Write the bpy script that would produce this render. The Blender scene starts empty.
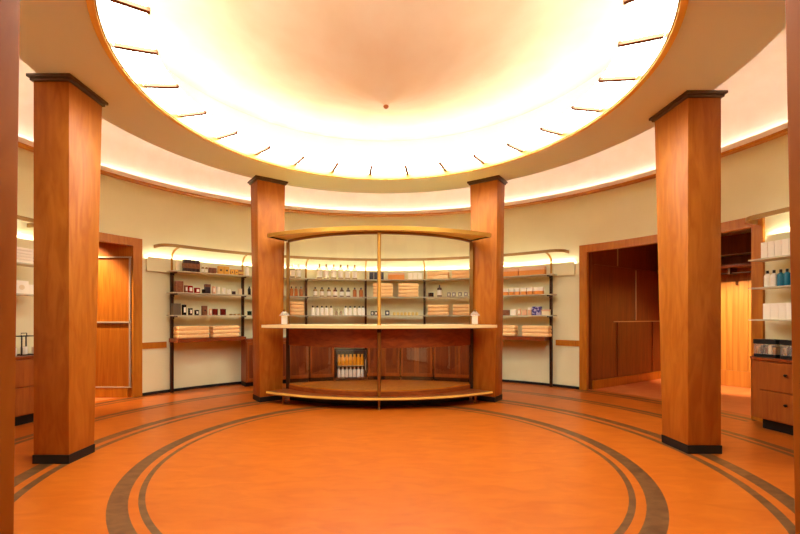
import bpy, bmesh, math, random
from math import sin, cos, pi, radians as R
random.seed(7)
S = bpy.context.scene
COL = S.collection

# ------------------------------------------------------------------ camera, world, exposure
cam_d = bpy.data.cameras.new('camera')
cam = bpy.data.objects.new('camera', cam_d); COL.objects.link(cam)
cam.location = (-0.028, -3.755, 1.25)
cam.rotation_euler = (pi/2, 0, 0)
cam_d.sensor_width = 36; cam_d.lens = 403.5/800*36
cam_d.shift_x = 17/800; cam_d.shift_y = 50.2/800
cam_d.clip_start = 0.05
S.camera = cam
w = bpy.data.worlds.new('world'); S.world = w; w.use_nodes = True
w.node_tree.nodes['Background'].inputs[0].default_value = (1, .8, .6, 1)
w.node_tree.nodes['Background'].inputs[1].default_value = .15
S.view_settings.view_transform = 'Standard'; S.view_settings.look = 'None'
S.view_settings.exposure = 2.08; S.view_settings.gamma = 1
try:
    S.cycles.use_denoising = True; S.cycles.max_bounces = 14; S.cycles.diffuse_bounces = 7
    S.cycles.transparent_max_bounces = 24; S.cycles.sample_clamp_indirect = 6
    S.cycles.caustics_reflective = False; S.cycles.caustics_refractive = False
except Exception: pass
COVE_POWER = 2.9; PANEL_POWER = 8; RAIL_POWER = 5; SHELF_POWER = 14; SPOT_POWER = 110

# ------------------------------------------------------------------ materials
def lin(c):
    if isinstance(c, str): c = [int(c[i:i+2], 16)/255 for i in (0, 2, 4)]
    return tuple((x/12.92 if x <= .04045 else ((x+.055)/1.055)**2.4) for x in c) + (1,)
MATS = {}
def mat(name, col, rough=.5, metal=0., spec=.4, col2=None, scale=(1,1,1), noise=4., detail=4., dist=0., bump=0., lo=.35, hi=.65, emit=0., coat=0.):
    if name in MATS: return MATS[name]
    m = bpy.data.materials.new(name); m.use_nodes = True; nt = m.node_tree; b = nt.nodes['Principled BSDF']
    b.inputs['Base Color'].default_value = lin(col); b.inputs['Roughness'].default_value = rough
    b.inputs['Metallic'].default_value = metal; b.inputs['Specular IOR Level'].default_value = spec
    b.inputs['Coat Weight'].default_value = coat
    if coat: b.inputs['Coat Roughness'].default_value = .15
    if emit:
        b.inputs['Emission Color'].default_value = lin(col); b.inputs['Emission Strength'].default_value = emit
    if col2 is not None:
        tc = nt.nodes.new('ShaderNodeTexCoord'); mp = nt.nodes.new('ShaderNodeMapping'); nz = nt.nodes.new('ShaderNodeTexNoise')
        cr = nt.nodes.new('ShaderNodeValToRGB')
        mp.inputs['Scale'].default_value = scale; nz.inputs['Scale'].default_value = noise
        nz.inputs['Detail'].default_value = detail; nz.inputs['Distortion'].default_value = dist
        cr.color_ramp.elements[0].position = lo; cr.color_ramp.elements[1].position = hi
        cr.color_ramp.elements[0].color = lin(col); cr.color_ramp.elements[1].color = lin(col2)
        L = nt.links.new
        L(tc.outputs['Object'], mp.inputs['Vector']); L(mp.outputs['Vector'], nz.inputs['Vector'])
        L(nz.outputs['Fac'], cr.inputs['Fac']); L(cr.outputs['Color'], b.inputs['Base Color'])
        if bump:
            bp = nt.nodes.new('ShaderNodeBump'); bp.inputs['Strength'].default_value = bump; bp.inputs['Distance'].default_value = .004
            L(nz.outputs['Fac'], bp.inputs['Height']); L(bp.outputs['Normal'], b.inputs['Normal'])
    MATS[name] = m; return m
def emat(name, col, power):
    m = bpy.data.materials.new(name); m.use_nodes = True; nt = m.node_tree
    nt.nodes.remove(nt.nodes['Principled BSDF']); e = nt.nodes.new('ShaderNodeEmission')
    e.inputs[0].default_value = lin(col); e.inputs[1].default_value = power
    nt.links.new(e.outputs[0], nt.nodes['Material Output'].inputs[0]); return m
def glassmat(name, tint='ffffff', refl=.45, base=.03, tintmix=0.):
    m = bpy.data.materials.new(name); m.use_nodes = True; nt = m.node_tree
    nt.nodes.remove(nt.nodes['Principled BSDF'])
    t = nt.nodes.new('ShaderNodeBsdfTransparent'); g = nt.nodes.new('ShaderNodeBsdfGlossy'); f = nt.nodes.new('ShaderNodeLayerWeight'); mx = nt.nodes.new('ShaderNodeMixShader')
    p = nt.nodes.new('ShaderNodeMath'); p.operation = 'POWER'; p.inputs[1].default_value = 4
    q = nt.nodes.new('ShaderNodeMath'); q.operation = 'MULTIPLY_ADD'; q.inputs[1].default_value = refl; q.inputs[2].default_value = base
    t.inputs[0].default_value = lin(tint); g.inputs['Roughness'].default_value = .03; f.inputs['Blend'].default_value = .5
    L = nt.links.new
    L(f.outputs['Facing'], p.inputs[0]); L(p.outputs[0], q.inputs[0])
    L(q.outputs[0], mx.inputs[0]); L(t.outputs[0], mx.inputs[1]); L(g.outputs[0], mx.inputs[2])
    out = mx
    if tintmix:
        d = nt.nodes.new('ShaderNodeBsdfDiffuse'); d.inputs[0].default_value = lin(tint); m2 = nt.nodes.new('ShaderNodeMixShader')
        m2.inputs[0].default_value = tintmix; L(mx.outputs[0], m2.inputs[1]); L(d.outputs[0], m2.inputs[2]); out = m2
    L(out.outputs[0], nt.nodes['Material Output'].inputs[0]); return m
WALL = mat('cream wall paint', 'eae2b8', .6, col2='e6ddb0', noise=2, spec=.25)
WHITE = mat('white plaster', 'f6e6d6', .7, col2='f3e1cf', noise=6, spec=.2)
DOMEM = mat('dome plaster', 'f7e4c0', .75, col2='f3dcb4', noise=3, spec=.15, bump=.1)
SOFF = mat('soffit paint', 'e8efe8', .6, spec=.25)
FLOOR = mat('orange linoleum', 'ac500e', .33, col2='bc6018', scale=(1,2.6,1), noise=3.5, detail=8, dist=.8, spec=.3, lo=.3, hi=.7)
BAND = mat('brown linoleum', '553218', .36, col2='6f4a28', scale=(1,2,1), noise=9, detail=8, dist=.6, spec=.4)
PFLOOR = mat('passage linoleum', 'd8743a', .4, col2='de8248', noise=5, detail=6)
PILW = mat('pillar veneer', '9c500c', .46, col2='b0641a', scale=(4,4,.7), noise=3, detail=8, dist=1.2, spec=.22, bump=.05)
FRW = mat('door frame veneer', 'b2640e', .38, col2='c4781a', scale=(5,5,.6), noise=3, detail=7, dist=1)
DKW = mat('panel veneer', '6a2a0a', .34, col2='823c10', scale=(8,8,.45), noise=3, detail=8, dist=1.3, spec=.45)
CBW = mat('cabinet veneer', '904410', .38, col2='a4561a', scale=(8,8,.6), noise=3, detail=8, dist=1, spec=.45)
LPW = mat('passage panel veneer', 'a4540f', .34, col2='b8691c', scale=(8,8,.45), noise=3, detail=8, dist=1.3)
CANB = mat('shelving bronze', '9c733c', .4, .55)
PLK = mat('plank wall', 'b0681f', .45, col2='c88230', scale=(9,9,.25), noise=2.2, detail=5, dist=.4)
CTR = mat('counter wood', '7c3610', .33, col2='97491a', scale=(2,2,6), noise=3, detail=7, dist=1)
BRASS = mat('brass', 'c08a38', .35, .75)
ARMM = mat('ring light arm', '7a4418', .7)
GOLDP = mat('gold lacquer', 'f2c660', .4, .1)
BRASSD = mat('aged brass', '9a6f38', .35, .9)
BRONZE = mat('dark bronze', '3f2413', .4, .6)
STEEL = mat('steel strip', 'c4ae92', .4, .3)
BLACK = mat('black base', '120d0a', .5)
CREAMTOP = mat('cream counter edge', 'eccb92', .35)
CAPM = mat('bronze cap', '5c4430', .4, .2)
TOWEL = mat('peach towel', 'fdca86', .95, col2='ffd498', noise=60, spec=.1, bump=.3)
WBOX = mat('white card', 'fbf1de', .6)
CBOX = mat('cream card', 'ecd7ae', .6)
YBOX = mat('yellow card', 'e8a93c', .55)
OBOX = mat('orange card', 'e68f35', .55)
DBOX = mat('dark brown card', '35190f', .45)
BBOX = mat('brown card', '7c4320', .5, col2='8f5530', noise=30)
NBOX = mat('navy card', '2b2733', .4)
GBOX = mat('grey card', '6b5a44', .6)
PBOX = mat('purple patterned card', '372a78', .5, col2='b9a5c8', noise=22, detail=1, lo=.5, hi=.56)
PINK = mat('pink card', 'e8b58e', .55)
RED = mat('red candle glass', 'a01512', .2)
MAROON = mat('maroon glass', '6d1a10', .2)
BLKG = mat('black glass', '150f0f', .15)
AMBER = mat('amber plastic', 'b86a2c', .25)
AMBERD = mat('smoked plastic', '5b3a2a', .25)
OLIVE = mat('tan plastic', 'a9854f', .25)
WPL = mat('white plastic', 'fbf2e2', .35)
BLUE = mat('blue plastic', '1f6f86', .25)
CAPB = mat('black cap', '14110f', .35)
LAB = mat('white label', 'f7ecd8', .6)
GOLDL = mat('gold foil', 'cfa04a', .3, .8)
ORJ = mat('orange juice', 'f09a16', .3)
YEL = mat('yellow wax', 'f0cf74', .5)
GREEN = mat('dark green glass', '1d2a1c', .2)
GREYJ = mat('grey jar', '9a8f86', .35)
GLASS = glassmat('clear glass')
CGLASS = glassmat('case glass', base=.07)
SGLASS = glassmat('shelf glass', 'f0e8c8', tintmix=.6)
BGLASS = glassmat('bottle glass', 'f4ead8', tintmix=.22)
FROST = emat('lit frosted glass', 'eaf6f0', PANEL_POWER)
SHIELD = mat('white light shield', 'ece6da', .6)
COVE_E = emat('cove light', 'f8f2ee', COVE_POWER)
RAIL_E = emat('rail light', 'fbf1ea', RAIL_POWER)
SHELF_E = emat('shelf light', 'f6f8ea', SHELF_POWER)
FRIDGE_E = emat('fridge light', 'fff0d8', 1.2)

# ------------------------------------------------------------------ mesh helpers
class MB:
    def __init__(s): s.v = []; s.f = []; s.mi = []
    def add(s, vs, fs, mi=0):
        o = len(s.v); s.v += [tuple(p) for p in vs]; s.f += [tuple(i+o for i in f) for f in fs]; s.mi += [mi]*len(fs); return s
    def box(s, x, y, z, sx, sy, sz, rz=0):      # centre x,y; z is the bottom
        c, n = cos(rz), sin(rz); vs = []
        for k in (z, z+sz):
            for dx, dy in ((-1,-1),(1,-1),(1,1),(-1,1)):
                a, b = dx*sx/2, dy*sy/2; vs.append((x+a*c-b*n, y+a*n+b*c, k))
        return s.add(vs, [(3,2,1,0),(4,5,6,7),(0,1,5,4),(1,2,6,5),(2,3,7,6),(3,0,4,7)])
    def prism(s, poly, z0, z1):
        n = len(poly); vs = [(x,y,z0) for x,y in poly]+[(x,y,z1) for x,y in poly]
        a = sum(poly[i][0]*poly[(i+1)%n][1]-poly[(i+1)%n][0]*poly[i][1] for i in range(n))
        if a < 0: vs = vs[:n][::-1]+vs[n:][::-1]
        return s.add(vs, [tuple(range(n-1,-1,-1)), tuple(range(n,2*n))]+[(i,(i+1)%n,n+(i+1)%n,n+i) for i in range(n)])
    def arc(s, prof, t0, t1, step=1.5, full=False):   # closed profile [(r,z)] swept in degrees, theta from +y clockwise
        n = max(2, int(abs(t1-t0)/step)+1); m = len(prof); vs = []
        k = n if not full else n
        for i in range(n + (0 if full else 1)):
            t = R(t0+(t1-t0)*i/n)
            vs += [(r*sin(t), r*cos(t), z) for r, z in prof]
        fs = []; rows = n
        for i in range(rows):
            i2 = (i+1) % n if full else i+1
            for j in range(m):
                j2 = (j+1) % m; fs.append((i*m+j, i2*m+j, i2*m+j2, i*m+j2))
        if not full: fs += [tuple(range(m)), tuple(n*m+j for j in range(m-1,-1,-1))]
        return s.add(vs, fs)
    def lathe(s, prof, n=20, x=0, y=0, z=0):          # open profile [(r,z)] round z, ends closed by fans
        vs = []; m = len(prof)
        for i in range(n):
            a = 2*pi*i/n; vs += [(x+r*cos(a), y+r*sin(a), z+h) for r, h in prof]
        fs = [(i*m+j, ((i+1)%n)*m+j, ((i+1)%n)*m+j+1, i*m+j+1) for i in range(n) for j in range(m-1)]
        if prof[0][0] > 1e-4: fs.append(tuple(i*m for i in range(n-1,-1,-1)))
        if prof[-1][0] > 1e-4: fs.append(tuple(i*m+m-1 for i in range(n)))
        return s.add(vs, fs)
    def strip(s, path, th, z0, z1):                   # upright band along a plan path, thickness th to its left
        n = len(path); L = []
        for i in range(n):
            a = path[max(0,i-1)]; b = path[min(n-1,i+1)]; dx, dy = b[0]-a[0], b[1]-a[1]; d = math.hypot(dx,dy) or 1
            L.append((path[i][0]-dy/d*th, path[i][1]+dx/d*th))
        vs = []
        for (x,y),(u,v) in zip(path, L): vs += [(x,y,z0),(u,v,z0),(u,v,z1),(x,y,z1)]
        fs = [(i*4+j, (i+1)*4+j, (i+1)*4+(j+1)%4, i*4+(j+1)%4) for i in range(n-1) for j in range(4)]
        fs += [(0,1,2,3), tuple((n-1)*4+j for j in (3,2,1,0))]
        return s.add(vs, fs)
    def tube(s, path, r, n=10):
        from mathutils import Vector
        P = [Vector(p) for p in path]; vs = []; up = Vector((0,0,1))
        for i, p in enumerate(P):
            d = (P[min(i+1,len(P)-1)]-P[max(i-1,0)]).normalized()
            a = d.cross(up if abs(d.z) < .95 else Vector((1,0,0))).normalized(); b = d.cross(a)
            vs += [tuple(p+r*(cos(2*pi*k/n)*a+sin(2*pi*k/n)*b)) for k in range(n)]
        fs = [(i*n+k, i*n+(k+1)%n, (i+1)*n+(k+1)%n, (i+1)*n+k) for i in range(len(P)-1) for k in range(n)]
        fs += [tuple(range(n-1,-1,-1)), tuple((len(P)-1)*n+k for k in range(n))]
        return s.add(vs, fs)
    def build(s, name, m, parent=None, loc=None, bevel=0, seg=2, smooth=None, world=True, root=None):
        me = bpy.data.meshes.new(name); off = (0,0,0)
        if parent is not None and world: off = (root or parent).location
        me.from_pydata([(x-off[0], y-off[1], z-off[2]) for x,y,z in s.v], [], s.f)
        for q in (m if isinstance(m, (list, tuple)) else [m]): me.materials.append(q)
        for p, i in zip(me.polygons, s.mi): p.material_index = i
        bm = bmesh.new(); bm.from_mesh(me)
        bmesh.ops.remove_doubles(bm, verts=bm.verts, dist=1e-5)
        bmesh.ops.recalc_face_normals(bm, faces=bm.faces)
        if bevel:
            es = [e for e in bm.edges if len(e.link_faces) == 2 and e.calc_face_angle(0) > R(35)]
            bmesh.ops.bevel(bm, geom=es, offset=bevel, segments=seg, profile=.5, affect='EDGES', clamp_overlap=True)
        bm.to_mesh(me); bm.free()
        if smooth is None: smooth = True
        if smooth:
            for p in me.polygons: p.use_smooth = True
            me.set_sharp_from_angle(angle=R(32))
        o = bpy.data.objects.new(name, me); COL.objects.link(o)
        if parent is not None: o.parent = parent
        if loc is not None: o.location = loc
        return o
def tag(o, label, cat, group=None, kind=None):
    if label: o['label'] = label
    if cat: o['category'] = cat
    if group: o['group'] = group
    if kind: o['kind'] = kind
    return o
def thing(name, label, cat, loc=(0,0,0), rz=0, group=None):
    o = bpy.data.objects.new(name, None); COL.objects.link(o); o.empty_display_size = .1
    o.location = loc; o.rotation_euler = (0,0,rz); return tag(o, label, cat, group)
def struct(mb, name, m, **k):
    o = mb.build(name, m, **k); o['kind'] = 'structure'; return o
def dup(root, loc, rz, label, group=None):
    r = root.copy(); COL.objects.link(r); r.location = loc; r.rotation_euler = (0,0,rz); r['label'] = label
    if group: r['group'] = group
    for ch in list(root.children):
        c = ch.copy(); COL.objects.link(c); c.parent = r
        for g in list(ch.children):
            d = g.copy(); COL.objects.link(d); d.parent = c
    return r
def pol(t, r): return (r*sin(R(t)), r*cos(R(t)))
def arcpts(t0, t1, r, n): return [pol(t0+(t1-t0)*i/n, r) for i in range(n+1)]
def bow(cx, half, yend, ymid, n=40):                  # plan arc through two ends and a middle, left to right
    s = yend-ymid
    if abs(s) < 1e-6: return [(cx-half, yend), (cx+half, yend)]
    rr = (half*half+s*s)/(2*abs(s)); a = math.asin(min(1, half/rr)); sg = 1 if s > 0 else -1
    cy = ymid+sg*rr
    return [(cx+rr*sin(-a+2*a*i/n), cy-sg*rr*cos(-a+2*a*i/n)) for i in range(n+1)]
ORD = ['first','second','third','fourth','fifth','sixth','seventh','eighth','ninth']

# ================================================================== THE SETTING
RW = 4.68; DOORL = (-71.6, -55.6); DOORR = (46.3, 76.6)
# floor with its inlaid rings
rb = [0.001, .6, 1.2, 1.93, 1.972, 2.03, 2.15, 2.72, 2.785, 2.85, 2.97, 3.64, 3.70, 3.74, 3.83, 4.45, 4.52, 4.58, 4.69, 4.84]
dark = {(1.93,1.972),(2.03,2.15),(2.72,2.785),(2.85,2.97),(3.64,3.70),(3.74,3.83)}
dark_d = {(4.45,4.52),(4.58,4.69)}
f = MB(); NT = 180
for i in range(len(rb)-1):
    for k in range(NT):
        t0, t1 = 360/NT*k-180, 360/NT*(k+1)-180; tm = (t0+t1)/2
        d = (rb[i],rb[i+1]) in dark or ((rb[i],rb[i+1]) in dark_d and (DOORL[0] < tm < DOORL[1] or DOORR[0] < tm < DOORR[1]))
        a, b, c, e = pol(t0,rb[i]), pol(t1,rb[i]), pol(t1,rb[i+1]), pol(t0,rb[i+1])
        f.add([(p[0],p[1],0) for p in (a,b,c,e)], [(3,2,1,0)], 1 if d else 0)
struct(f, 'floor', [FLOOR, BAND], smooth=False)
# walls
wb = MB()
wb.arc([(RW,0),(RW+.15,0),(RW+.15,3.42),(RW,3.42)], DOORL[1]-1, DOORR[0]+.8)
wb.arc([(RW,2.42),(RW+.15,2.42),(RW+.15,3.42),(RW,3.42)], DOORL[0]+1, DOORL[1]-1)
wb.arc([(RW,2.42),(RW+.15,2.42),(RW+.15,3.42),(RW,3.42)], DOORR[0]+.8, DOORR[1]-.7)
struct(wb, 'wall_back', WALL)
struct(MB().arc([(RW,0),(RW+.15,0),(RW+.15,3.42),(RW,3.42)], -140, DOORL[0]+1), 'wall_left', WALL)
struct(MB().arc([(RW,0),(RW+.15,0),(RW+.15,3.42),(RW,3.42)], DOORR[1]-.7, 140), 'wall_right', WALL)
struct(MB().arc([(RW,0),(RW+.15,0),(RW+.15,3.42),(RW,3.42)], 140, 220), 'wall_front', DKW)  # unseen wall, given dark veneer to cut fill light on the pillars
# picture rail with its light trough, running right round
rail = MB().arc([(RW,3.345),(RW-.09,3.345),(RW-.105,3.355),(RW-.105,3.375),(RW,3.375)], 0, 360, 2, True)
struct(rail, 'trim_1', FRW)
struct(MB().arc([(RW,3.375),(RW-.10,3.375),(RW-.10,3.442),(RW-.085,3.442),(RW-.085,3.40),(RW,3.40)], 0, 360, 2, True), 'trim_2', WHITE)
tag(MB().arc([(RW-.03,3.402),(RW-.055,3.402),(RW-.055,3.410),(RW-.03,3.410)], 0, 360, 2, True).build('light_strip', RAIL_E),
    'thin warm light strip hidden in the trough of the round wall rail', 'light strip')
# outer cove ceiling, soffit drum, dome
struct(MB().arc([(RW,3.42),(RW,3.62),(4.63,3.78),(4.52,3.93),(4.33,4.06),(4.08,4.13),(2.98,4.16),(2.98,4.26),(4.1,4.23),(4.4,4.15),(4.62,4.0),(4.75,3.8),(RW+.15,3.62),(RW+.15,3.42)], 0, 360, 2, True), 'ceiling_cove', WHITE)
struct(MB().arc([(2.24,3.311),(2.97,3.311),(2.97,4.2),(2.5,4.2),(2.5,3.40),(2.24,3.40)], 0, 360, 2, True), 'ceiling_soffit', SOFF)
dz = lambda r: 3.235+.56*r-.105*r*r-.03*math.exp(-r/.04)
rr_ = [.0, .01, .02, .04, .07, .12, .2]+[.2+.115*i for i in range(1, 21)]
dm = MB(); prof = [(max(r,.0004), dz(r)) for r in rr_]
dm.arc(prof+[(r, z+.08) for r, z in prof[::-1]], 0, 360, 3, True)
struct(dm, 'ceiling', DOMEM)
tag(MB().lathe([(.0005,3.190),(.012,3.192),(.022,3.200),(.026,3.210),(.022,3.218)], 20).build('ceiling_finial', LPW), 'small brown tip hanging at the centre of the ceiling dome', 'finial')
# base boards and chair rails
for nm, a, b in (('baseboard_back', DOORL[1]+.1, DOORR[0]-.1), ('baseboard_left', -150, DOORL[0]-.1), ('baseboard_right', DOORR[1]+.1, 150)):
    struct(MB().arc([(RW,0),(RW-.02,0),(RW-.02,.045),(RW,.045)], a, b), nm, BLACK)
struct(MB().arc([(RW,.745),(RW-.02,.745),(RW-.02,.845),(RW,.845)], DOORL[1]+.1, -50.9), 'trim_3', FRW)
struct(MB().arc([(RW,.745),(RW-.02,.745),(RW-.02,.845),(RW,.845)], 41.3, DOORR[0]-.1), 'trim_4', FRW)
# door frames
def frame(name, a, b, w):
    m = MB(); r0, r1 = RW-.035, RW+.05
    m.arc([(r0,0),(r1,0),(r1,2.36),(r0,2.36)], a, a+w, .6); m.arc([(r0,0),(r1,0),(r1,2.36),(r0,2.36)], b-w, b, .6)
    m.arc([(r0,2.36),(r1,2.36),(r1,2.485),(r0,2.485)], a, b, 1)
    return struct(m, name, FRW)
frame('door_1', DOORL[0], DOORL[1], 1.65); frame('door_2', DOORR[0], DOORR[1], 1.5)

# left passage
def quadwall(p, q, z0, z1, th):                       # wall slab from p to q, thickness to the left of travel
    m = MB(); m.strip([p, q], th, z0, z1); return m
struct(MB().prism([(-3.75,2.6),(-6.4,2.6),(-6.4,.9),(-4.3,.9)], -.05, -.004), 'floor_left_passage', PFLOOR)
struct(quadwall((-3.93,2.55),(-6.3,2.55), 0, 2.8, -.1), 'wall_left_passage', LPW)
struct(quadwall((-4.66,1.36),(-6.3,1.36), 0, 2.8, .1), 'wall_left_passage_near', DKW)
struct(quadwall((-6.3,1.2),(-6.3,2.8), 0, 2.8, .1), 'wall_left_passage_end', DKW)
struct(MB().prism([(-4.06,2.7),(-6.4,2.7),(-6.4,1.2),(-4.7,1.2)], 2.75, 2.82), 'ceiling_left_passage', SOFF)
for k, (z, h) in enumerate(((2.175,.02),(1.16,.024),(.15,.015))):
    struct(MB().box(-5.10, 2.536, z, 2.30, .03, h), 'trim_%d' % (5+k), STEEL)
struct(MB().box(-3.972, 2.536, .17, .02, .03, 2.0), 'trim_8', STEEL)
struct(MB().box(-5.14, 2.539, 0, 2.26, .024, .15), 'baseboard_left_passage', FRW)
# right passage (cloakroom)
A = (3.52,3.20); B = (5.75,4.57); u = (.852,.524); n_ = (.524,-.852)
Cc = (B[0]+n_[0]*2.45, B[1]+n_[1]*2.45)
def on(p, s, t): return (p[0]+u[0]*s+n_[0]*t, p[1]+u[1]*s+n_[1]*t)
A2 = on(B, -2.54, 0)
struct(MB().prism([on(B,-2.9,-.05), on(B,.1,-.05), on(B,.1,2.5), on(B,-2.9,3.0)], -.05, -.004), 'floor_right_passage', PFLOOR)
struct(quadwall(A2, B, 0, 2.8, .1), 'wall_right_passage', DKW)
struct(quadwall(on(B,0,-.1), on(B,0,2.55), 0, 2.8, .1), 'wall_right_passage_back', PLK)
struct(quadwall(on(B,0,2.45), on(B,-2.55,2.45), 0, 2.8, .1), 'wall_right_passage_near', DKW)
struct(MB().prism([on(B,-2.42,-.1), on(B,.1,-.1), on(B,.1,2.5), on(B,-2.42,2.5)], 2.75, 2.82), 'ceiling_right_passage', SOFF)
rzp = math.atan2(u[1], u[0])
def on_wall(name, s, z, ws, h, m=STEEL, d=.012):
    c = on(B, s, d/2-.001); struct(MB().box(c[0], c[1], z, ws, d, h, rzp), name, m)
on_wall('trim_9', -1.27, 2.17, 2.45, .012, DKW, .02); on_wall('trim_10', -1.0, 1.16, 1.7, .018)
on_wall('trim_11', -1.72, 2.19, .022, .32); on_wall('trim_12', -1.08, 1.19, .025, .96); on_wall('trim_13', -.16, 2.12, .022, .36)
on_wall('trim_14', -1.72, .17, .012, .98, DKW, .016); on_wall('trim_15', -.45, .17, .012, .98, DKW, .016)
on_wall('baseboard_right_passage', -1.27, 0, 2.5, .15, FRW, .03)
for k in range(8):                                    # grooves between the planks read as narrow battens
    c = on(B, -.008, .15+.3*k); struct(MB().box(c[0], c[1], .3, .018, .014, 1.78, rzp), 'trim_%d' % (16+k), PLK)
c = on(B, -.02, 1.22); struct(MB().box(c[0], c[1], 0, .04, 2.4, .28, rzp), 'baseboard_right_passage_back', PLK)
c = on(B, -.008, 1.22); struct(MB().box(c[0], c[1], 2.13, .016, 2.42, .62, rzp), 'trim_24', DKW)  # dark panel added over the planks as shade above the hat shelf
hs = thing('coat_shelf', 'dark wooden hat shelf with hanging rail across the bright plank cloakroom wall', 'shelf', on(B,-.2,1.22)+(2.06,))
c = on(B, -.21, 1.22); MB().box(c[0], c[1], 2.12, .40, 2.3, .06, rzp).build('shelf_board', DKW, hs, bevel=.004)
MB().tube([on(B,-.25,.15)+(2.03,), on(B,-.25,2.3)+(2.03,)], .016).build('hanging_rail', BRONZE, hs)
for t in (.5, 1.2, 1.9):
    c = on(B, -.2, t); MB().box(c[0], c[1], 2.01, .34, .03, .11, rzp).build('bracket', BRONZE, hs)
c = on(B, -.1, 1.22); MB().box(c[0], c[1], 2.36, .16, 2.3, .02, rzp).build('upper_board', STEEL, hs)

# ================================================================== PILLARS
def pillar(near, rot, label, wb_, wt, one_sided, flip):
    # near: plan of the fixed corner; rot: direction of the inner face; the face runs along its tangent and widens upward
    t = thing('pillar', label, 'pillar', (near[0], near[1], 0), 0, 'veneered pillars round the hall')
    tx, ty = cos(rot), sin(rot); ox, oy = (-ty, tx) if flip > 0 else (ty, -tx); dep = .305
    H = 3.311
    def ring(z, grow=0, zz=None):
        wd = wb_+(wt-wb_)*z/H; a0 = 0 if one_sided == 1 else (wb_-wd if one_sided == -2 else -(wd-wb_)/2); a1 = a0+wd
        a0 -= grow; a1 += grow
        return [(near[0]+tx*a+ox*b, near[1]+ty*a+oy*b, z if zz is None else zz) for a, b in ((a0,-grow),(a1,-grow),(a1,dep+grow),(a0,dep+grow))]
    F = [(3,2,1,0),(4,5,6,7),(0,1,5,4),(1,2,6,5),(2,3,7,6),(3,0,4,7)]
    MB().add(ring(.075)+ring(3.262), F).build('shaft', PILW, t, bevel=.006)
    MB().add(ring(0,.004)+ring(.075,.004), F).build('base', BLACK, t)
    MB().add(ring(3.262,.018)+ring(3.286,.018), F).build('cap', CAPM, t, bevel=.004)
    MB().add(ring(3.286,.035)+ring(3.311,.035), F).build('cap_plate', CAPM, t, bevel=.004)
    return t
# side pillars: inner face tangent runs along +y (widening to the back); depth outward
pillar((-2.705,-.315), pi/2, 'tall tapered wooden pillar standing alone at left of the hall', .30, .41, True, 1)
pillar((2.765,-.06), pi/2, 'tall tapered wooden pillar standing at right before the cloakroom opening', .34, .46, True, -1)
pillar((-1.83,2.16), R(36), 'wooden pillar touching the left end of the glass counter', .345, .43, False, 1)
pillar((1.61,2.16), R(180-36), 'wooden pillar touching the right end of the glass counter', .345, .43, False, -1)
pillar((-1.008,-2.69), R(180-23.5), 'wooden pillar cut off by the left edge of the photo', .33, .40, -2, 1)
pillar((1.085,-2.675), R(23.5), 'wooden pillar cut off by the right edge of the photo', .33, .45, -2, -1)

# ================================================================== RING LIGHT OF THE DOME
rl = thing('ring_light', 'round brass edged cove light with frosted glass panels under the ceiling dome', 'light', (0,0,3.29))
MB().arc([(2.215,3.29),(2.26,3.29),(2.26,3.3105),(2.239,3.3105),(2.239,3.371),(2.215,3.371)], 0, 360, 2, True).build('outer_rim', GOLDP, rl)
MB().arc([(2.203,3.30),(2.2145,3.30),(2.2145,3.35),(2.203,3.35)], 0, 360, 2, True).build('inner_rim', BRASSD, rl)
for k in range(25):
    a = 1.5+14.4*k
    MB().arc([(1.92,3.372),(2.236,3.372),(2.236,3.38),(1.92,3.38)], a-7.0, a+7.0, 2).build('glass_panel', FROST, rl)
    MB().arc([(1.92,3.381),(2.236,3.381),(2.236,3.39),(1.92,3.39)], a-7.1, a+7.1, 2).build('panel_light_shield', SHIELD, rl)  # unseen opaque top, added to keep the panels' glow off the dome
    x, y = pol(a+7.2, 2.05); MB().box(x, y, 3.345, .036, .30, .026, -R(a+7.2)).build('arm', ARMM, rl)
MB().arc([(2.49,3.42),(2.48,3.42),(2.48,3.60),(2.49,3.60)], 0, 360, 2, True).build('lamp_strip', COVE_E, rl)

# ================================================================== COUNTER
CX = -.08
ct = thing('display_counter', 'bowed glass display counter with brass canopy standing between two wooden pillars', 'counter', (CX, 2.0, 0))
front = bow(CX, 1.385, 2.345, 1.72)
def lens(f_half, f_end, f_mid, b_half, b_end, b_mid):
    return bow(CX, f_half, f_end, f_mid)+bow(CX, b_half, b_end, b_mid)[::-1]
def band(half, end, mid, th, z0, z1): return MB().strip(bow(CX, half, end, mid), th, z0, z1)
MB().prism(lens(1.36,2.36,1.95,1.36,2.38,2.60), 0, .135).build('base', BLACK, ct)
MB().prism(lens(1.64,2.10,1.62,1.38,2.35,2.62), .135, .172).build('ledge', CTR, ct)
band(1.645,2.10,1.605,.02,.148,.174).build('ledge_edging', GOLDP, ct)
for x, y in ((CX,1.70),(CX-1.40,2.13),(CX+1.40,2.13)):
    MB().lathe([(.022,0),(.016,.012),(.016,.123),(.022,.135)], 14, x, y).build('foot', BRASSD, ct)
MB().prism(lens(1.385,2.345,1.73,1.385,2.35,2.60), .172, .235).build('riser', CTR, ct)
MB().prism(lens(1.38,2.35,1.745,1.38,2.355,2.60), .235, .25).build('deck', FRW, ct)  # lighter veneer than the riser, puts the light on the deck into colour
band(1.385,2.345,1.75,.03,.83,1.09).build('fascia', CTR, ct)
MB().prism(lens(1.385,2.36,1.79,1.385,2.365,2.58), .86, .90).build('inner_shelf', CTR, ct)
MB().prism(lens(1.64,2.03,1.56,1.40,2.34,2.56), 1.092, 1.137).build('counter_top', CTR, ct)
band(1.69,2.03,1.545,.02,1.10,1.140).build('counter_edge', CREAMTOP, ct)
MB().prism(lens(1.62,2.04,1.57,1.39,2.34,2.55), 1.137, 1.141).build('counter_surface', CREAMTOP, ct)
half = bow(CX, 1.37, 2.335, 1.735)
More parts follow.
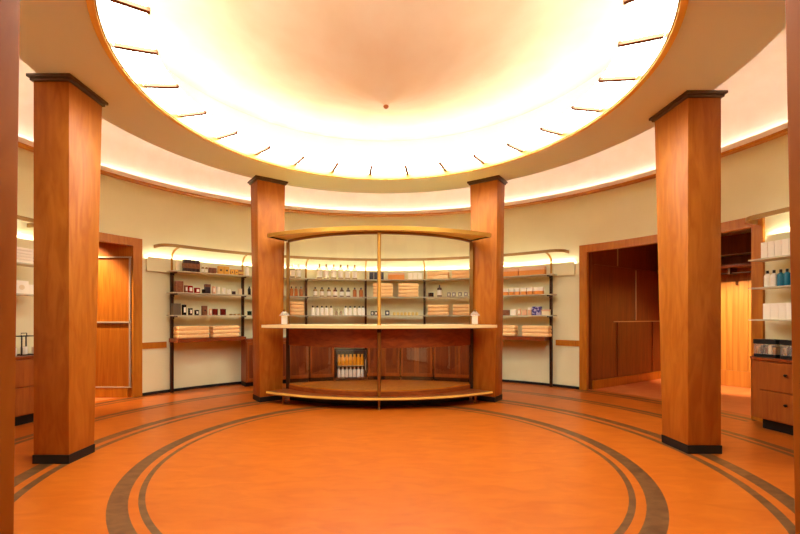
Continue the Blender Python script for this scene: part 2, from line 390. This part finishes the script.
for a, b in ((half[:20], 'l'), (half[21:], 'r')):
    MB().strip(a, .008, .252, .828).build('front_glass', CGLASS, ct)
    MB().strip(a, .008, 1.145, 2.36).build('screen_glass', GLASS, ct)
for sx in (-1, 1):
    MB().box(CX+sx*1.385, 2.35, .172, .05, .045, .918).build('post', BRONZE, ct)
    MB().box(CX+sx*1.385, 2.35, 1.14, .046, .04, 1.24).build('screen_post', BRASSD, ct)
MB().lathe([(.024,0),(.024,.918)], 18, CX, 1.69, .172).build('lower_pole', BRASSD, ct)
MB().lathe([(.03,0),(.025,.012),(.025,1.25)], 18, CX, 1.69, 1.141).build('upper_pole', BRASS, ct)
MB().lathe([(.03,0),(.03,.05)], 18, CX, 1.69, 1.042).build('pole_collar', BRONZE, ct)
cp = lens(1.595,2.03,1.56,1.40,2.345,1.76)
MB().prism(cp, 2.415, 2.44).build('canopy', GOLDP, ct)  # paler than the brass fascia, the lit underside is put into the colour
band(1.60,2.03,1.545,.018,2.395,2.452).build('canopy_fascia', BRASS, ct)
band(1.39,2.345,1.715,.035,2.38,2.413).build('canopy_rail', BRASSD, ct)
for sx in (-1, 1):
    p, q = (CX+sx*1.597, 2.03), (CX+sx*1.395, 2.345)
    MB().strip([p, q], .012, 2.397, 2.45).build('canopy_return', BRONZE, ct)

def holder(x, label):
    t = thing('sanitizer_holder', label, 'holder', (x, 1.86, 1.141), 0, 'clear holders on the counter')
    MB().box(0,0,0,.085,.06,.012).build('foot_plate', GLASS, t, world=False)
    MB().box(0,0,.012,.075,.05,.115).build('white_block', WPL, t, world=False, bevel=.006)
    MB().lathe([(.075,.128),(.07,.132),(.035,.18),(.02,.188)], 20).build('clear_cover', BGLASS, t, world=False)
    MB().lathe([(.018,.188),(.02,.195),(.02,.21),(.012,.218)], 14).build('knob', BRASSD, t, world=False)
holder(-1.40, 'small white block under clear flared cover at left end of counter top')
holder(1.25, 'small white block under clear flared cover at right end of counter top')

# ================================================================== SHELVING UNITS
POST = [-50.2+15.13*k for k in range(7)]
SZ = (2.0, 1.65, 1.28); ZW = .90
def can_path(a, b, r=4.32, cr=.22):                   # canopy plan with rounded ends that return to the wall
    da = math.degrees(cr/r); P = []
    for i in range(9):
        q = pi/2*i/8; P.append(pol(a-da*sin(pi/2-q)*1.0, r+cr*(1-sin(q))+0))
    P += arcpts(a, b, r, 60)
    for i in range(1, 9):
        q = pi/2*i/8; P.append(pol(b+da*sin(q), r+cr*(1-cos(q))))
    p0 = pol(a-da, RW-.005); p1 = pol(b+da, RW-.005)
    return [p0]+P+[p1]
def shelving(label, posts, bays_wood, zs, a_end, b_end, panel, group, can):
    mid = (posts[0]+posts[-1])/2
    t = thing('wall_shelving', label, 'shelving', pol(mid, 4.6)+(0,), 0, group)
    for p in posts:
        x, y = pol(p, 4.60); MB().box(x, y, 0, .042, .05, zs[0]+.02, -R(p)).build('post', BRONZE, t)
        path = [pol(p, r)+(z,) for r, z in ((4.60,zs[0]+.02),(4.60,2.22),(4.58,2.29),(4.51,2.345),(4.40,2.375),(4.345,2.38))]
        MB().tube(path, .017, 10).build('post_arm', BRASS, t)
        for z in zs:
            x, y = pol(p, 4.49); m = MB().box(x, y, z-.03, .022, .16, .022, -R(p)); x, y = pol(p, 4.56); m.box(x, y, z-.06, .03, .04, .055, -R(p)); m.build('bracket', BRONZE, t)
    for i in range(len(posts)-1):
        a, b = posts[i]+.05, posts[i+1]-.05
        if i == 0: a = a_end
        if i == len(posts)-2: b = b_end
        for z in zs:
            MB().arc([(4.33,z-.010),(4.573,z-.010),(4.573,z+.006),(4.33,z+.006)], a, b).build('glass_shelf', SGLASS, t)
        if i in bays_wood:
            MB().arc([(4.31,ZW-.065),(4.655,ZW-.065),(4.655,ZW),(4.31,ZW)], posts[i]+.28 if i else posts[i]-.3, posts[i+1]-.28).build('wood_shelf', CTR, t)
    if panel:
        MB().arc([(4.627,1.99),(4.679,1.99),(4.679,2.19),(4.634,2.19),(4.634,2.22),(4.627,2.22)], panel[0], panel[1]).build('back_panel', WALL, t)
        MB().arc([(4.637,2.192),(4.655,2.192),(4.655,2.20),(4.637,2.20)], panel[0]+.1, panel[1]-.1).build('lamp_strip', SHELF_E, t)
    MB().strip(can_path(can[0], can[1]), .022, 2.375, 2.425).build('canopy', CANB, t)
    return t
shelving('long curved wall shelving with glass shelves and brass canopy behind the counter', POST, (0,5), SZ, -51.4, 42.0, (-54.8, 45.4), None, (POST[0]-.2, POST[-1]+.6))
ZR = (1.91, 1.585, 1.22); ZL = (1.88, 1.52)
shelving('curved glass shelving in the right alcove beside the cloakroom opening', [85.0, 97.0, 110.0], (), ZR, 77.4, 111.5, (77.3, 112), None, (78.6, 110.6))
shelving('curved glass shelving glimpsed between the two left pillars', [-110.0, -95.0, -79.5], (), ZL, -111.5, -74.0, (-112, -72.8), None, (-110.6, -76.5))

# low cabinets and worktop behind the counter
tag(MB().arc([(4.215,.82),(4.57,.82),(4.57,.86),(4.215,.86)], -35.9, 26.0).build('worktop', CTR), 'long curved wooden worktop under the wall shelves behind the counter', 'worktop')
def cab(a, b, label, ndoor=2):
    mid = (a+b)/2; t = thing('low_cabinet', label, 'cabinet', pol(mid, 4.4)+(0,), 0, 'low cabinets behind the counter')
    MB().arc([(4.255,.08),(4.565,.08),(4.565,.818),(4.255,.818)], a+.04, b-.04).build('body', CBW, t)
    MB().arc([(4.32,0),(4.55,0),(4.55,.08),(4.32,.08)], a+.1, b-.1).build('toe_kick', BLACK, t)
    w_ = (b-a)/ndoor
    for i in range(ndoor):
        p, q = a+w_*i+.2, a+w_*(i+1)-.2
        d = MB().arc([(4.235,.10),(4.254,.10),(4.254,.80),(4.235,.80)], p, q).build('door', DKW, t)
        m = MB()
        for lo, hi, z0, z1 in ((p,p+.45,.10,.80),(q-.45,q,.10,.80),(p+.45,q-.45,.10,.15),(p+.45,q-.45,.75,.80)):
            m.arc([(4.226,z0),(4.2345,z0),(4.2345,z1),(4.226,z1)], lo, hi, .5)
        m.build('door_frame', CBW, d, root=t)
cab(-35.6,-25.3,'dark wooden low cabinet at left behind the left counter pillar'); cab(-25.2,-19.9,'narrow low cabinet seen through counter glass beside the left post',1)
cab(-19.8,-13.3,'low cabinet directly left of the small bottle fridge',1)
cab(-4.5,4.2,'low cabinet directly right of the small bottle fridge',2); cab(4.3,12.9,'low panelled cabinet right of centre seen through the counter glass',2)
cab(13.0,25.8,'low cabinet at far right behind the right counter pillar',2)
fr = thing('mini_fridge', 'small glass door drinks fridge under the worktop behind the counter', 'fridge', pol(-8.9,4.4)+(0,))
g = MB(); zz = (.02,.57)
for a, b, z0, z1, r0, r1 in ((-13.1,-12.5,.02,.60,4.22,4.565),(-5.3,-4.7,.02,.60,4.22,4.565),(-12.5,-5.3,.02,.06,4.22,4.565),(-12.5,-5.3,.55,.60,4.22,4.565),(-12.5,-5.3,.525,.55,4.22,4.248),(-12.5,-5.3,.06,.55,4.55,4.565)):
    g.arc([(r0,z0),(r1,z0),(r1,z1),(r0,z1)], a, b)
g.build('body', BLACK, fr)
MB().arc([(4.24,.285),(4.54,.285),(4.54,.295),(4.24,.295)], -12.45, -5.35).build('shelf', STEEL, fr)
MB().arc([(4.225,.065),(4.23,.065),(4.23,.522),(4.225,.522)], -12.45, -5.35).build('glass_door', GLASS, fr)
MB().arc([(4.255,.535),(4.275,.535),(4.275,.548),(4.255,.548)], -12.3, -5.5).build('lamp_strip', FRIDGE_E, fr)
MB().arc([(4.205,.2),(4.212,.2),(4.212,.42),(4.205,.42)], -5.15, -4.95, .1).build('handle', STEEL, fr)

# side cabinets with drawers
def side_cab(sg, label):
    a = 77.7 if sg > 0 else 74.5
    t = thing('drawer_cabinet', label, 'cabinet', pol(sg*(a+8), 4.4)+(0,))
    P = []
    rc = .14; da = math.degrees(rc/4.24)
    P.append(pol(sg*a, 4.57))
    for i in range(9):
        q = pi/2*i/8; P.append(pol(sg*(a+da*(1-cos(q))), 4.24+rc*(1-sin(q))))
    for i in range(1, 13): P.append(pol(sg*(a+da+(100-a-da)*i/12), 4.24))
    P.append(pol(sg*100, 4.57))
    MB().prism(P, .125, .775).build('body', CBW, t)
    P2 = [(x*.9965, y*.9965) for x, y in P[1:-1]]; MB().prism([P[0]]+P2+[P[-1]], .775, .80).build('top_board', CTR, t)
    b0 = a+1.6 if sg > 0 else a+.6
    MB().arc([(4.34,0),(4.55,0),(4.55,.125),(4.34,.125)], *sorted((sg*b0, sg*99.5))).build('toe_kick', BLACK, t)
    for z in (.14, .455):
        for p, q in (((a+2.3, a+8.3), (a+8.5, a+14.5)) if sg > 0 else ((a+2.0, a+12.0), (a+12.2, a+20))):
            d = MB().arc([(4.222,z),(4.239,z),(4.239,z+.305),(4.222,z+.305)], *sorted((sg*p, sg*q))).build('drawer', CBW, t)
            mm = (p+q)/2+.7; x, y = pol(sg*mm, 4.20)
            k = MB(); k.lathe([(.008,0),(.016,.01),(.016,.02),(.008,.026)], 12, 0, 0, 0)
            vs = [(x+vx, y+vy, z+.17+vz) for vx, vy, vz in k.v]; k.v = vs; k.build('knob', BLACK, d, root=t)
side_cab(1, 'wooden two row drawer cabinet with rounded corner in the right alcove')
side_cab(-1, 'wooden drawer cabinet seen in the gap between the two left pillars')

# ================================================================== GOODS
PROTO = {}
def place(key, make, t, r, z, label, group=None, spin=0):
    loc = pol(t, r)+(z,); rz = -R(t)+spin
    if key not in PROTO:
        o = make(); PROTO[key] = o; o.location = loc; o.rotation_euler = (0,0,rz); o['label'] = label
        if group: o['group'] = group
        return o
    o = dup(PROTO[key], loc, rz, label, group)
    if not group and 'group' in o: del o['group']
    return o
def L(name, cat): return thing(name, 'x', cat)
def mk_towel(wd, h, d=.22):
    def f():
        m = MB(); n = 8; hh = h/2; sec = []
        for i in range(n+1):
            q = -pi/2+pi*i/n; sec.append((-d/2+hh*.6*(1-abs(cos(q))**.85), hh+hh*math.copysign(abs(sin(q))**.8, sin(q))))
        # front edge is one soft fold, the back shows the loose layers
        sec += [(d/2-.006, h), (d/2, h*.8), (d/2-.012, h*.52), (d/2-.012, h*.48), (d/2, h*.2), (d/2-.006, 0)]
        xs = [-wd/2, -wd/2+.006, -wd/2+.02, -wd/4, 0, wd/4, wd/2-.02, wd/2-.006, wd/2]; vs = []; k = len(sec)
        for i, x in enumerate(xs):
            e = .45 if i in (0, len(xs)-1) else (.82 if i in (1, len(xs)-2) else 1)
            vs += [(x, y, hh+(zv-hh)*e) for y, zv in sec]
        fs = [(i*k+j, i*k+(j+1)%k, (i+1)*k+(j+1)%k, (i+1)*k+j) for i in range(len(xs)-1) for j in range(k)]
        fs += [tuple(range(k-1,-1,-1)), tuple((len(xs)-1)*k+j for j in range(k))]
        o = m.add(vs, fs).build('folded_towel', TOWEL); return tag(o, 'x', 'towel')
    return f
def stack(t, z, n, wd, h, where, r=4.438):
    names = {1:['single'],2:['lower','upper'],3:['bottom','middle','top'],4:['bottom','second lowest','third lowest','top']}[n]
    for i in range(n):
        place(('towel',wd,h), mk_towel(wd, h), t, r-.004*(i%2), z+i*h, '%s peach towel of the stack %s' % (names[i], where), 'folded peach towels on the shelves')
def mk_bottle(name, body, cap, h, rad, label=None, neck=.35, pump=False, cat='bottle'):
    def f():
        t = L(name, cat); s = h*.72
        MB().lathe([(rad*.9,0),(rad,.004),(rad,s-.01),(rad*.85,s+.006),(rad*neck,s+.018),(rad*neck,h*.82)], 18).build('body', body, t, world=False)
        c = MB().lathe([(rad*neck*1.25,h*.82),(rad*neck*1.25,h-.004),(rad*neck,h)], 14)
        if pump: c.box(0, -.02, h-.012, .012, .045, .010)
        c.build('cap', cap, t, world=False)
        if label: MB().lathe([(rad*1.012,s*.18),(rad*1.012,s*.78)], 18).build('label', label, t, world=False)
        return t
    return f
def mk_box(name, wd, d, h, body, lid=None, spot=None, lidh=.3, cat='box', band=None):
    def f():
        if not (lid or spot or band):
            o = MB().box(0,0,0,wd,d,h).build(name, body, bevel=.003); return tag(o, 'x', cat)
        t = L(name, cat)
        hb = h*(1-lidh) if lid else h
        MB().box(0,0,0,wd,d,hb).build('body', body, t, world=False, bevel=.003)
        if lid: MB().box(0,0,hb,wd+.004,d+.004,h-hb).build('lid', lid, t, world=False, bevel=.003)
        if spot:
            k = MB(); n = 14; q = min(wd,hb)*.2
            vs = [(q*cos(2*pi*i/n), -d/2-.002, hb*.5+q*sin(2*pi*i/n)) for i in range(n)]+[(q*cos(2*pi*i/n), -d/2+.001, hb*.5+q*sin(2*pi*i/n)) for i in range(n)]
            k.add(vs, [tuple(range(n)), tuple(range(2*n-1,n-1,-1))]+[(i,n+i,n+(i+1)%n,(i+1)%n) for i in range(n)])
            k.build('round_label', spot, t, world=False)
        if band: MB().box(0,0,hb*.3,wd+.003,d+.003,hb*.4).build('band', band, t, world=False)
        return t
    return f
def mk_candle(name, glass, rad, h, label=None, wax=None, cat='candle'):
    def f():
        t = L(name, cat); q = rad*.9
        MB().lathe([(q,0),(rad,.006),(rad,h),(rad*.88,h),(rad*.86,h-.012)], 20).build('jar', glass, t, world=False)
        MB().lathe([(.003,h-.014),(.003,h+.004)], 8).build('wick', CAPB, t, world=False)
        if label:
            k = MB(); n = 8; vs = []
            for zz in (h*.25, h*.75):
                for i in range(n+1):
                    a = -pi/2+(-.45+.9*i/n); vs.append((rad*1.015*cos(a), rad*1.015*sin(a), zz))
            k.add(vs, [(i,i+1,n+2+i,n+1+i) for i in range(n)]); k.build('label', label, t, world=False)
        return t
    return f
def single(key, mk, t, z, label, r=4.45, group=None): return place(key, mk, t, r, z, label, group)
z1, z2, z3, z4 = (z+.006 for z in SZ+(ZW-.006,))

# --- bay left of the counter
single('cb', mk_box('tall_box',.05,.06,.16,CBOX), -49.96, z1, 'slim cream box beside the left end post on the top shelf')
for i, p in enumerate((-48.31, -47.47, -46.63, -45.72)):
    single('db', mk_box('dark_box',.057,.08,.205,DBOX,band=BBOX), p, z1, ('%s of four dark brown boxes on the top left shelf' % (['leftmost','second from left','second from right','rightmost'][i])), group='dark boxes on the top left shelf')
for i, p in enumerate((-44.54, -43.74)):
    single('tb', mk_bottle('small_bottle',OLIVE,LAB,.13,.022,LAB), p, z1, 'small tan bottle with white cap, %s of two beside the dark boxes' % ('left','right')[i])
for i, p in enumerate((-42.89, -41.99)):
    single('bb', mk_box('brown_box',.055,.05,.12,BBOX,lid=CBOX,lidh=.15), p, z1, 'small brown box with pale lid, %s of the pair left of the yellow boxes' % ('left','right')[i])
for i, (p, s) in enumerate(((-40.71,1),(-39.36,1),(-38.07,.72),(-37.09,.72))):
    single(('yb',s), mk_box('yellow_box',.085*s,.07*s,.145*s,YBOX,spot=DBOX), p, z1, ('%s yellow box with dark round mark on the top left shelf' % ['first tall','second tall','first short','second short'][i]), group='yellow boxes with dark marks')
single('pb', mk_box('patterned_box',.075,.06,.10,BBOX,band=GOLDL), -36.10, z1, 'brown and gold banded box right of the yellow boxes')
single('wb', mk_bottle('white_bottle',WPL,CBOX,.2,.035), -34.62, z1, 'white bottle on the top shelf beside the left counter pillar')
single('bc', mk_box('brown_box',.12,.09,.185,BBOX), -49.65, z2, 'square brown box at the left end of the second shelf')
single('cl', mk_candle('label_candle',BBOX,.032,.12,LAB), -48.39, z2, 'brown candle jar with white label between brown box and red candle', r=4.40)
single('rc', mk_candle('red_candle',RED,.05,.12,LAB), -47.31, z2, 'larger red candle jar with pale label on the second shelf')
single('rd', mk_candle('red_candle',RED,.048,.09,LAB), -45.78, z2, 'shorter red candle jar right of the larger red candle')
single('dk', mk_candle('dark_candle',BLKG,.03,.07), -44.50, z2, 'small black candle jar right of the red candles', r=4.42)
single('gb', mk_box('gift_box',.085,.08,.165,DBOX,lid=BBOX), -43.42, z2, 'dark brown gift box with lighter lid on the second shelf', r=4.48)
single('gt', mk_candle('tan_candle',PINK,.03,.13,LAB), -42.32, z2, 'tan candle jar touching the dark brown gift box', r=4.42)
for i, (p, h) in enumerate(((-41.22,.125),(-39.97,.115),(-38.84,.09))):
    single(('wc',h), mk_candle('white_candle',WBOX,.034,h), p, z2, '%s white candle of the descending row on the second left shelf' % ['tallest','middle','shortest'][i])
single('dt', mk_box('dark_tin',.055,.05,.06,DBOX), -37.69, z2, 'low dark tin between the white candles and the second post')
single('cc', mk_candle('cream_candle',CBOX,.035,.11), -36.36, z2, 'cream candle beside the second post on the second shelf', r=4.42)
single('bt', mk_bottle('dark_bottle',BLKG,CAPB,.16,.028), -34.08, z2, 'slim dark bottle on second shelf beside the left counter pillar')
single('gx', mk_box('grey_box',.12,.10,.19,GBOX), -50.16, z3, 'grey box at the left end of the third shelf')
for i, (p, h) in enumerate(((-48.72,.17),(-47.41,.115),(-46.06,.085))):
    single(('bk',h), mk_candle('black_candle',BLKG,.036,h,LAB), p, z3, '%s black candle jar with white label on the third left shelf' % ['tallest','middle sized','shortest'][i], r=4.41)
single('bp', mk_box('patterned_box',.08,.07,.16,BBOX,spot=DBOX), -44.11, z3, 'brown box with dark round mark on the third left shelf', r=4.47)
single('kt', mk_candle('tan_candle',PINK,.028,.11,LAB), -43.07, z3, 'tan candle jar between brown box and red brown cups', r=4.41)
for i, p in enumerate((-41.93, -40.10)):
    single('mg', mk_candle('red_brown_cup',MAROON,.05,.11,None,cat='cup'), p, z3, '%s red brown cup on the third left shelf' % ('left','right')[i])
for i, p in enumerate((-38.41, -37.50, -36.59)):
    single('ds', mk_candle('small_dish',OLIVE,.027,.022,None,cat='dish'), p, z3, '%s small low tan dish of three before the second post' % ('left','middle','right')[i], r=4.42)
single('gr', mk_candle('green_jar',GREEN,.04,.075,None,cat='jar'), -34.03, z3, 'dark green jar on third shelf beside the left counter pillar')
stack(-46.99, z4, 3, .50, .066, 'on left low wooden shelf beside the end post')
stack(-39.81, z4, 3, .46, .066, 'on left low wooden shelf nearer the counter')

# --- centre bays behind the counter glass
for i, p in enumerate((-23.64, -22.15)):
    single('cr', mk_bottle('clear_bottle',BGLASS,WPL,.28,.045,LAB), p, z1, 'clear glass bottle with white label, %s of two beside the left pillar' % ('left','right')[i])
for i, p in enumerate((-23.89, -22.77, -21.52)):
    single('am', mk_bottle('amber_bottle',AMBER,CAPB,.19,.034), p, z2, 'amber bottle, %s of three on second shelf beside the left counter pillar' % ('left','middle','right')[i])
stack(-22.70, z3, 4, .26, .066, 'on third shelf beside the left counter pillar')
for i, p in enumerate((-16.84, -15.10, -13.20, -11.39, -9.60, -7.76)):
    single('cr6', mk_bottle('glass_diffuser',BGLASS,BRASSD,.30,.05,LAB,neck=.3), p, z1, '%s from left of six tall clear glass bottles on the top shelf' % ORD[i], group='six clear glass bottles on the top shelf')
for i, p in enumerate((-17.91, -16.20, -14.46, -12.79, -11.11, -9.45, -7.76, -6.11)):
    m = AMBER if i > 5 else (AMBERD if i in (3,4,5) else OLIVE); k = ('am8', m.name)
    single(k, mk_bottle('lotion_bottle',m,CAPB,.19,.04,LAB if i < 6 else None), p, z2, '%s from left of eight black capped bottles on the second shelf' % ORD[i], group='eight bottles on the second shelf')
for i, p in enumerate((-18.57, -17.38, -16.23, -15.08, -13.89)):
    single('w5', mk_bottle('white_bottle',WPL,CAPB,.19,.037,None), p, z3, '%s from left in the left row of white black capped bottles on third shelf' % ORD[i], group='left row of white bottles')
for i, p in enumerate((-10.10, -8.93, -7.73, -6.56, -5.59)):
    single('w5', None, p, z3, '%s from left in the right row of white black capped bottles on third shelf' % ORD[i], group='right row of white bottles')
def reed():
    t = L('reed_jar','jar'); MB().lathe([(.03,0),(.032,.004),(.032,.07),(.02,.085)], 16).build('jar', BGLASS, t, world=False)
    for k in range(4):
        a = -.24+.16*k; MB().tube([(0,0,.01),(sin(a)*.15,0,.01+cos(a)*.15)], .003, 6).build('reed', BRASSD, t, world=False)
    return t
for i, p in enumerate((-12.53, -11.31)):
    single('reed', reed, p, z3, '%s small reed jar between the two rows of white bottles' % ('left','right')[i])
for i, p in enumerate((-3.37, -2.14, -0.75)):
    single('nb', mk_box('navy_box',.088,.08,.155,NBOX), p, z1, '%s of three dark navy boxes on the top shelf behind the pole' % ('left','middle','right')[i])
single('ob', mk_box('orange_box',.33,.16,.13,OBOX,lid=PINK,lidh=.25), 3.12, z1, 'wide orange box with pale lid on top shelf right of the pole')
for i, p in enumerate((6.78, 8.05, 9.35)):
    single('clb', mk_box('pale_box',.085,.08,.135,WBOX), p, z1, '%s of three pale boxes beside the orange box on the top shelf' % ('left','middle','right')[i])
stack(-0.36, z2, 4, .40, .068, 'on second shelf directly behind the brass pole')
stack(6.31, z2, 4, .40, .068, 'on second shelf just right of brass pole')
for i, p in enumerate((-3.16, -2.19)):
    single('tin', mk_candle('dark_tin',BLKG,.035,.085,LAB), p, z3, '%s dark tin on the third shelf left of the pole' % ('left','right')[i])
single('blu', mk_candle('blue_grey_jar',NBOX,.045,.10,LAB,cat='jar'), 0.77, z3, 'blue grey jar with white label just right of the pole')
for i, p in enumerate((2.60, 3.56, 4.53, 5.50, 6.49, 7.48, 8.47)):
    single('yc', mk_candle('yellow_candle',YEL,.028,.062,None), p, z3, '%s from left of seven tiny yellow candles on the third shelf' % ORD[i], group='seven tiny yellow candles')
stack(14.02, z1, 2, .42, .075, 'on top shelf, second left of right counter pillar')
stack(20.30, z1, 2, .40, .075, 'on top shelf touching the right counter pillar')
single('bj', mk_candle('black_jar',BLKG,.055,.085,None,cat='jar'), 12.14, z2, 'squat black jar right of the third visible post')
single('tall', mk_bottle('pump_bottle',AMBERD,CAPB,.24,.045,LAB,neck=.25,pump=True), 14.33, z2, 'tall dark brown pump bottle beside the squat black jar')
for i, p in enumerate((16.76, 18.03, 19.55, 21.05)):
    single('gj', mk_candle('grey_jar',GREYJ,.036,.085,LAB,cat='jar'), p, z2, '%s from left of four small grey jars on the second shelf' % ORD[i], group='four small grey jars')
stack(14.07, z3, 3, .40, .07, 'on third shelf above the counter\'s right half')
stack(20.18, z3, 3, .34, .07, 'on third shelf touching the right counter pillar')

# --- bay right of the counter
for i, (p, wd) in enumerate(((32.15,.27),(37.02,.44))):
    single(('obx',wd), mk_box('orange_gift_box',wd,.16,.15,OBOX,lid=PINK,lidh=.4), p, z1, '%s orange box with pale lid on the top shelf at right' % ('shorter','longer')[i])
for i, (p, wd) in enumerate(((30.72,.10),(32.26,.08),(33.56,.08),(35.07,.09),(36.57,.09),(38.45,.16))):
    single(('wob',wd), mk_box('two_tone_box',wd,.09,.13,OBOX,lid=WBOX,lidh=.5), p, z2, '%s from left of the white and orange boxes on the right second shelf' % ORD[i], group='white and orange boxes')
single('rb1', mk_box('brown_box',.13,.09,.10,BBOX), 30.84, z3, 'brown box beside the right counter pillar on the third shelf')
single('rb2', mk_box('white_box',.10,.08,.11,WBOX), 32.64, z3, 'white box right of the brown box on the right third shelf')
single('rb3', mk_candle('pink_candle',PINK,.03,.12,LAB), 34.02, z3, 'slim pink candle between white box and pink box at right')
single('rb4', mk_box('pink_box',.08,.07,.10,PINK), 35.23, z3, 'small pink box in the middle of the right third shelf')
single('rb5', mk_box('pink_box',.055,.07,.14,PINK,lid=WBOX), 36.45, z3, 'tall pink box with white lid left of the purple box')
single('rb6', mk_box('purple_box',.15,.10,.155,PBOX), 38.05, z3, 'purple patterned box on the right third shelf')
single('rb7', mk_box('cream_box',.13,.09,.10,CBOX,lid=PINK,lidh=.3), 40.07, z3, 'cream box with pink lid right of the purple box')
stack(31.67, z4, 3, .26, .066, 'on right low wooden shelf touching counter pillar')
stack(38.05, z4, 3, .46, .066, 'on right low wooden shelf beside the end post')

# --- fridge bottles
for i in range(7):
    a = -12.0+i*1.02
    place('oj', mk_bottle('juice_bottle',ORJ,YBOX,.22,.036,None,neck=.5), a, 4.32, .2955, '%s from left of the orange bottles on the upper fridge shelf' % ORD[i], 'orange bottles in the fridge')
    place('mk', mk_bottle('water_bottle',WPL,WBOX,.20,.034), a, 4.32, .0605, '%s from left of the white bottles on the lower fridge shelf' % ORD[i], 'white bottles in the fridge')

# --- right alcove
y1, y2, y3 = (z+.006 for z in ZR)
for i, p in enumerate((78.75, 79.65, 80.55, 81.45, 82.35)):
    single('ra', mk_box('white_box',.064,.07,.19,WBOX), p, y1, '%s from left of the tall white boxes on the top right alcove shelf' % ORD[i], group='tall white boxes in the right alcove')
for i, p in enumerate((78.9, 79.75)):
    single('rw', mk_bottle('white_bottle',WPL,CAPB,.19,.03,LAB), p, y2, '%s white black capped bottle in the right alcove' % ('left','right')[i])
for i, p in enumerate((80.6, 81.4, 82.2)):
    single('ru', mk_bottle('blue_bottle',BLUE,CAPB,.19,.03,None), p, y2, '%s of the teal blue bottles in the right alcove' % ('left','middle','right')[i])
for i, p in enumerate((79.1, 80.1, 81.1, 82.1)):
    single('rk', mk_box('white_carton',.075,.07,.18,WBOX), p, y3, '%s from left of the white cartons on the third right alcove shelf' % ORD[i], group='white cartons in the right alcove')
def clearbox():
    t = L('gift_case','box')
    MB().box(0,0,0,.22,.16,.035).build('tray', BLACK, t, world=False); MB().box(0,0,.15,.226,.166,.05).build('lid', BLACK, t, world=False)
    MB().box(0,0,.036,.216,.156,.113).build('clear_side', BGLASS, t, world=False)
    for k in range(5): MB().box(-.08+.04*k,0,.037,.034,.12,.08+.02*(k%2)).build('sachet', (GOLDL, DBOX, BBOX, WPL)[k%4], t, world=False, bevel=.004)
    return t
for i, p in enumerate((79.7, 83.2)):
    place('clearbox', clearbox, p, 4.40, .80, '%s clear gift case with black lid on the right alcove cabinet' % ('left','right')[i])

# --- left alcove, seen between the pillars
for i in range(5):
    place('flat', mk_box('flat_white_box',.24,.2,.034,WBOX), -77.2, 4.45, ZL[0]+.006+i*.036, 'flat white box, %s of the stack between the left pillars' % ['lowest','second lowest','middle','second highest','highest'][i], 'stack of flat white boxes')
single('sb', mk_box('small_grey_box',.05,.06,.1,GBOX), -75.2, ZL[0]+.006, 'small grey box beside the flat white stack between left pillars')
single('la1', mk_box('square_white_box',.15,.09,.155,WBOX,spot=CBOX), -76.8, ZL[1]+.006, 'square white box with round mark between the left pillars')
single('la2', mk_box('small_white_box',.09,.08,.12,WBOX), -74.9, ZL[1]+.006, 'smaller white box right of the square one between left pillars', r=4.5)
ln = thing('candle_lantern', 'glass lantern with thin black frame on the cabinet between left pillars', 'lantern', pol(-76.2,4.44)+(.80,), R(76.2))
m = MB()
for sx in (-1,1):
    for sy in (-1,1): m.box(sx*.075, sy*.075, 0, .010, .010, .23)
for z in (0,.22):
    for s in (-1,1): m.box(0, s*.075, z, .16, .010, .010); m.box(s*.075, 0, z, .010, .16, .010)
m.build('frame', BLACK, ln, world=False)
MB().box(0,0,.002,.14,.14,.006).build('floor_plate', BLACK, ln, world=False)
MB().tube([(-.03,0,.23),(-.03,0,.26),(.03,0,.26),(.03,0,.23)], .005, 8).build('handle', BLACK, ln, world=False)
place('pil', mk_candle('pillar_candle',WBOX,.035,.09,None), -76.2, 4.44, .8085, 'white candle standing inside the glass lantern')
place('pil', None, -74.75, 4.42, .80, 'white candle standing right of the glass lantern')
place('pil', None, -77.9, 4.42, .80, 'white candle standing left of the glass lantern')

# ================================================================== LAMPS OF THE PASSAGES
def spot(name, loc, to, power, size=70):
    d = bpy.data.lights.new(name, 'SPOT'); d.energy = power; d.spot_size = R(size); d.spot_blend = .6; d.shadow_soft_size = .04; d.color = (1,.78,.5)
    o = bpy.data.objects.new(name, d); COL.objects.link(o); o.location = loc
    from mathutils import Vector
    o.rotation_euler = (Vector(to)-Vector(loc)).to_track_quat('-Z','Y').to_euler(); return o
spot('passage_spot', (-4.9,1.95,2.7), (-4.6,2.66,1.3), SPOT_POWER*.9, 75)
c = on(B,-1.75,1.2); e = on(B,0,1.25); spot('cloakroom_spot', (c[0],c[1],2.7), (e[0],e[1],.55), SPOT_POWER*1.5, 60)
